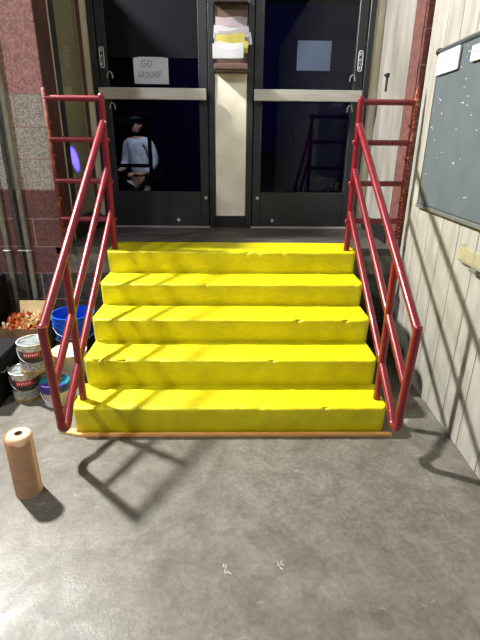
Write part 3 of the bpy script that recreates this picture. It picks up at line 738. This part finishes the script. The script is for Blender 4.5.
# ---------------------------------------------------------------- dark box added behind the doors to block fill light
M_boxfloor = mat('dark_box_floor', srgb(34, 34, 38), 0.8)
M_boxwall = mat('dark_box_wall', srgb(40, 42, 50), 0.8, col2=srgb(30, 32, 40), scale=2)
bm = bmesh.new(); box(bm, -4, 4, 2.31, 9, -0.1, 0.0); struct('floor_blackout', bm, M_boxfloor)
bm = bmesh.new(); box(bm, -4, 4, 8.9, 9.0, 0, 4.2); struct('wall_blackout_far', bm, M_boxwall)
bm = bmesh.new(); box(bm, -4.1, -4.0, 2.3, 9, -0.1, 4.2); struct('wall_blackout_left', bm, M_boxwall)
bm = bmesh.new(); box(bm, 4.0, 4.1, 2.3, 9, -0.1, 4.2); struct('wall_blackout_right', bm, M_boxwall)
bm = bmesh.new(); box(bm, -4.1, 4.1, 2.17, 9, 4.2, 4.3); struct('ceiling_blackout', bm, M_boxwall)
bm = bmesh.new(); box(bm, -4.1, -1.345, 2.17, 2.3, -0.1, 4.2); box(bm, 1.405, 4.1, 2.17, 2.3, -0.1, 4.2); box(bm, -1.345, 1.405, 2.17, 2.3, 3.4, 4.2)
struct('wall_blackout_near', bm, M_boxwall)
# lights added behind the doors, and a blue one aimed at the sidelight
def spot(name, loc, target, e, ang, col, blend=0.6, size=0.05):
    d = bpy.data.lights.new(name, 'SPOT'); d.energy = e; d.spot_size = ang; d.spot_blend = blend; d.color = col; d.shadow_soft_size = size
    o = bpy.data.objects.new(name, d); C.objects.link(o); o.location = loc
    o.rotation_euler = (Vector(target)-Vector(loc)).to_track_quat('-Z', 'Y').to_euler(); return o
spot('figure_fill', (-1.0, 3.0, 3.9), (-1.42, 5.1, 1.3), 330, 0.55, (0.95, 0.97, 1.0), 0.5)  # added to light the reflected figure, no fixture there
spot('navy_tint_fill', (0.6, 4.2, 3.9), (0.9, 8.8, 2.8), 260, 1.4, (0.12, 0.12, 1.0), 1.0)  # added to tint the right door glass navy
spot('navy_tint_fill', (-1.0, 4.4, 3.6), (-1.5, 6.5, 1.2), 14, 0.9, (0.15, 0.15, 1.0), 1.0)  # added blue tint behind the figure
spot('blue_glow_fill', (-0.2, 0.6, 2.6), (-1.225, 1.62, 1.42), 5000, 0.075, (0.08, 0.06, 1.0), 0.55, 0.01)  # unseen spot added to make the blue reflected glow on the sidelight

# black bars standing in for the handrail's reflection in the left glass
t = thing('rail_reflection', 'black bars added behind the left door in place of the handrail reflection', 'reflection_bars', (-1.05, 3.9, 0))
def reflection_bars(t, x0, x1, y, z0, z1, bars, r=0.022):
    for x in (x0, x1):
        bm = bmesh.new(); box(bm, x-r, x+r, y-r, y+r, 0.001, z1, 0.003); under(link('upright', bm, M_black), t)
    for z in bars+[z1-r]:
        bm = bmesh.new(); box(bm, x0+r, x1-r, y-r*0.8, y+r*0.8, z-r, z+r, 0.003); under(link('cross_bar', bm, M_black), t)
reflection_bars(t, -1.50, -1.03, 3.95, 0, 1.80, [0.75, 1.25, 1.62])

t = thing('reflection_streak', 'pale blue upright tube added for a light reflection in right door', 'streak', (0.78, 4.2, 0))  # tube stands in for a pipe-like reflection in the glass
bm = bmesh.new(); tube(bm, [(0.74, 4.3, 0.001), (0.80, 4.32, 1.62)], 0.022, 12); under(link('streak', bm, mat('blue_grey_streak', srgb(120, 130, 160), 0.5), None, 45), t)
bm = bmesh.new(); tube(bm, [(0.80, 4.32, 1.62), (0.80, 4.32, 1.68)], 0.028, 12); under(link('streak_cap', bm, M_frame, None, 45), t)
t = thing('grey_box', 'dark grey slatted box behind the lower left glass of right door', 'grey_box', (0.5, 4.0, 0))  # slatted grey box behind the right door's lower glass
bm = bmesh.new(); box(bm, 0.32, 0.74-0.05, 3.9, 4.3, 0.001, 1.42, 0.01); under(link('grey_box_body', bm, mat('dark_grey_box', srgb(86, 86, 92), 0.7)), t)
M_slat = mat('box_slat_grey', srgb(70, 70, 76), 0.7)
for z in (0.35, 0.7, 1.05):
    bm = bmesh.new(); box(bm, 0.315, 0.695, 3.885, 3.90, z-0.03, z+0.03, 0.003); under(link('grey_box_slat', bm, M_slat), t)

# ---------------------------------------------------------------- reflected figure, built as a body behind the left door glass
def skin(name, verts, edges, radii, m, parent, sub=1, root=0):
    me = bpy.data.meshes.new(name); me.from_pydata([Vector(v) for v in verts], edges, []); me.materials.append(m)
    o = bpy.data.objects.new(name, me); C.objects.link(o)
    md = o.modifiers.new('skin', 'SKIN'); md.use_smooth_shade = True
    for i, sv in enumerate(me.skin_vertices[0].data):
        r = radii[i]; sv.radius = r if isinstance(r, tuple) else (r, r); sv.use_root = (i == root)
    s = o.modifiers.new('sub', 'SUBSURF'); s.levels = sub; s.render_levels = sub
    dg = bpy.context.evaluated_depsgraph_get(); ev = o.evaluated_get(dg); nm = bpy.data.meshes.new_from_object(ev)
    o.modifiers.clear(); o.data = nm
    nm.polygons.foreach_set('use_smooth', [True]*len(nm.polygons))
    o.parent = parent; return o
M_skin = mat('skin', srgb(186, 134, 112), 0.6); M_jacket = mat('light_grey_jacket', srgb(196, 206, 214), 0.8, col2=srgb(160, 170, 180), scale=9, bump=0.6, bscale=14)
M_pants = mat('khaki_trousers', srgb(170, 166, 156), 0.8); M_cap = mat('navy_cap', srgb(22, 24, 48), 0.8); M_shoe = mat('dark_shoe', srgb(30, 28, 28), 0.6)
pr = thing('reflected_person', 'reflection of a figure in light grey jacket, khaki trousers and dark cap, built behind left door', 'reflected_person', (-1.40, 5.15, 0.0))
pr.rotation_euler = (0, 0, -0.5); pr.scale = (1.05, 1.05, 1.05)
V = [(0, 0, 1.0), (0, 0.01, 1.15), (0, 0.0, 1.35), (0, -0.01, 1.47), (0, -0.03, 1.56),
     (-0.18, 0, 1.44), (-0.27, 0.02, 1.16), (-0.20, -0.20, 1.06), (-0.17, -0.28, 1.08),
     (0.18, 0, 1.44), (0.26, 0.03, 1.17), (0.17, -0.17, 1.02), (0.12, -0.25, 1.04),
     (-0.09, 0, 0.93), (-0.10, -0.01, 0.50), (-0.11, 0.03, 0.09), (-0.12, -0.12, 0.045),
     (0.09, 0, 0.93), (0.11, -0.01, 0.50), (0.12, 0.03, 0.09), (0.13, -0.12, 0.045)]
E_ = [(0, 1), (1, 2), (2, 3), (3, 4), (3, 5), (5, 6), (6, 7), (7, 8), (3, 9), (9, 10), (10, 11), (11, 12), (0, 13), (13, 14), (14, 15), (15, 16), (0, 17), (17, 18), (18, 19), (19, 20)]
Rd = [(0.13, 0.10), (0.13, 0.10), (0.15, 0.10), (0.08, 0.06), 0.052, 0.055, 0.042, 0.033, 0.026, 0.055, 0.042, 0.033, 0.026, 0.085, 0.055, 0.038, 0.035, 0.085, 0.055, 0.038, 0.035]
body = skin('body', V, E_, Rd, M_skin, pr)
hb = bmesh.new(); bmesh.ops.create_uvsphere(hb, u_segments=24, v_segments=18, radius=1.0)
for v in hb.verts:
    c = v.co; k = 1.0-0.18*max(0, -c.z)
    v.co = Vector((c.x*0.077*k, c.y*0.095*k, c.z*0.118))
    if c.y < -0.85 and -0.25 < c.z < 0.15 and abs(c.x) < 0.25: v.co.y -= 0.016
bmesh.ops.transform(hb, matrix=Matrix.Translation((0, -0.04, 1.665)), verts=hb.verts)
for s in (-1, 1): bmesh.ops.create_uvsphere(hb, u_segments=8, v_segments=6, radius=0.022, matrix=Matrix.Translation((s*0.078, -0.03, 1.66)))
me_b = body.data; tmp = bmesh.new(); tmp.from_mesh(me_b); hm = bpy.data.meshes.new('h'); hb.to_mesh(hm); hb.free(); tmp.from_mesh(hm)
# hands: palm and five fingers joined into the body mesh
for s, wv in ((-1, Vector((-0.165, -0.285, 1.08))), (1, Vector((0.115, -0.255, 1.04)))):
    bmesh.ops.create_uvsphere(tmp, u_segments=12, v_segments=8, radius=0.04, matrix=Matrix.Translation(wv+Vector((0, -0.035, 0.0))) @ Matrix.Diagonal((0.85, 1.1, 0.45, 1)))
    for i in range(4):
        b0 = wv+Vector((-0.027+0.018*i, -0.07, 0)); L = (0.055, 0.065, 0.06, 0.045)[i]
        tube(tmp, [b0, b0+Vector((0, -L*0.5, -0.004)), b0+Vector((0, -L*0.85, -0.022)), b0+Vector((0, -L*0.8, -0.042))], [0.0095, 0.009, 0.008, 0.0065], 8)
    b0 = wv+Vector((-s*0.03, -0.02, 0.0)); tube(tmp, [b0, b0+Vector((-s*0.025, -0.025, 0.004)), b0+Vector((-s*0.028, -0.055, 0.0))], [0.012, 0.010, 0.008], 8)
tmp.to_mesh(me_b); tmp.free(); me_b.polygons.foreach_set('use_smooth', [True]*len(me_b.polygons))
skin('jacket', [(0, 0, 0.93), (0, 0.01, 1.12), (0, 0, 1.35), (0, -0.01, 1.47), (-0.19, 0, 1.45), (-0.28, 0.02, 1.16), (-0.215, -0.17, 1.07), (0.19, 0, 1.45), (0.27, 0.03, 1.17), (0.19, -0.14, 1.03), (0, -0.01, 1.52)],
     [(0, 1), (1, 2), (2, 3), (3, 4), (4, 5), (5, 6), (3, 7), (7, 8), (8, 9), (3, 10)],
     [(0.17, 0.13), (0.17, 0.14), (0.18, 0.13), (0.11, 0.09), 0.085, 0.068, 0.052, 0.085, 0.068, 0.052, (0.075, 0.07)], M_jacket, pr)
skin('trousers', [(0, 0, 0.97), (-0.09, 0, 0.88), (-0.10, -0.01, 0.50), (-0.11, 0.03, 0.10), (0.09, 0, 0.88), (0.11, -0.01, 0.50), (0.12, 0.03, 0.10)],
     [(0, 1), (1, 2), (2, 3), (0, 4), (4, 5), (5, 6)], [(0.16, 0.12), 0.105, 0.075, 0.06, 0.105, 0.075, 0.06], M_pants, pr)
bm = bmesh.new()
lathe(bm, [(0.088, 0.0), (0.092, 0.02), (0.088, 0.055), (0.062, 0.092), (0.0, 0.105)], (0, -0.03, 1.69), n=24)
box(bm, -0.06, 0.06, -0.19, -0.10, 1.695, 1.705, 0.004); link('cap', bm, M_cap, pr, 50)
for s in (-1, 1):
    bm = bmesh.new(); box(bm, s*0.125-0.048, s*0.125+0.048, -0.20, 0.085, 0.001, 0.10, 0.03, seg=3); link('shoe', bm, M_shoe, pr, 50)
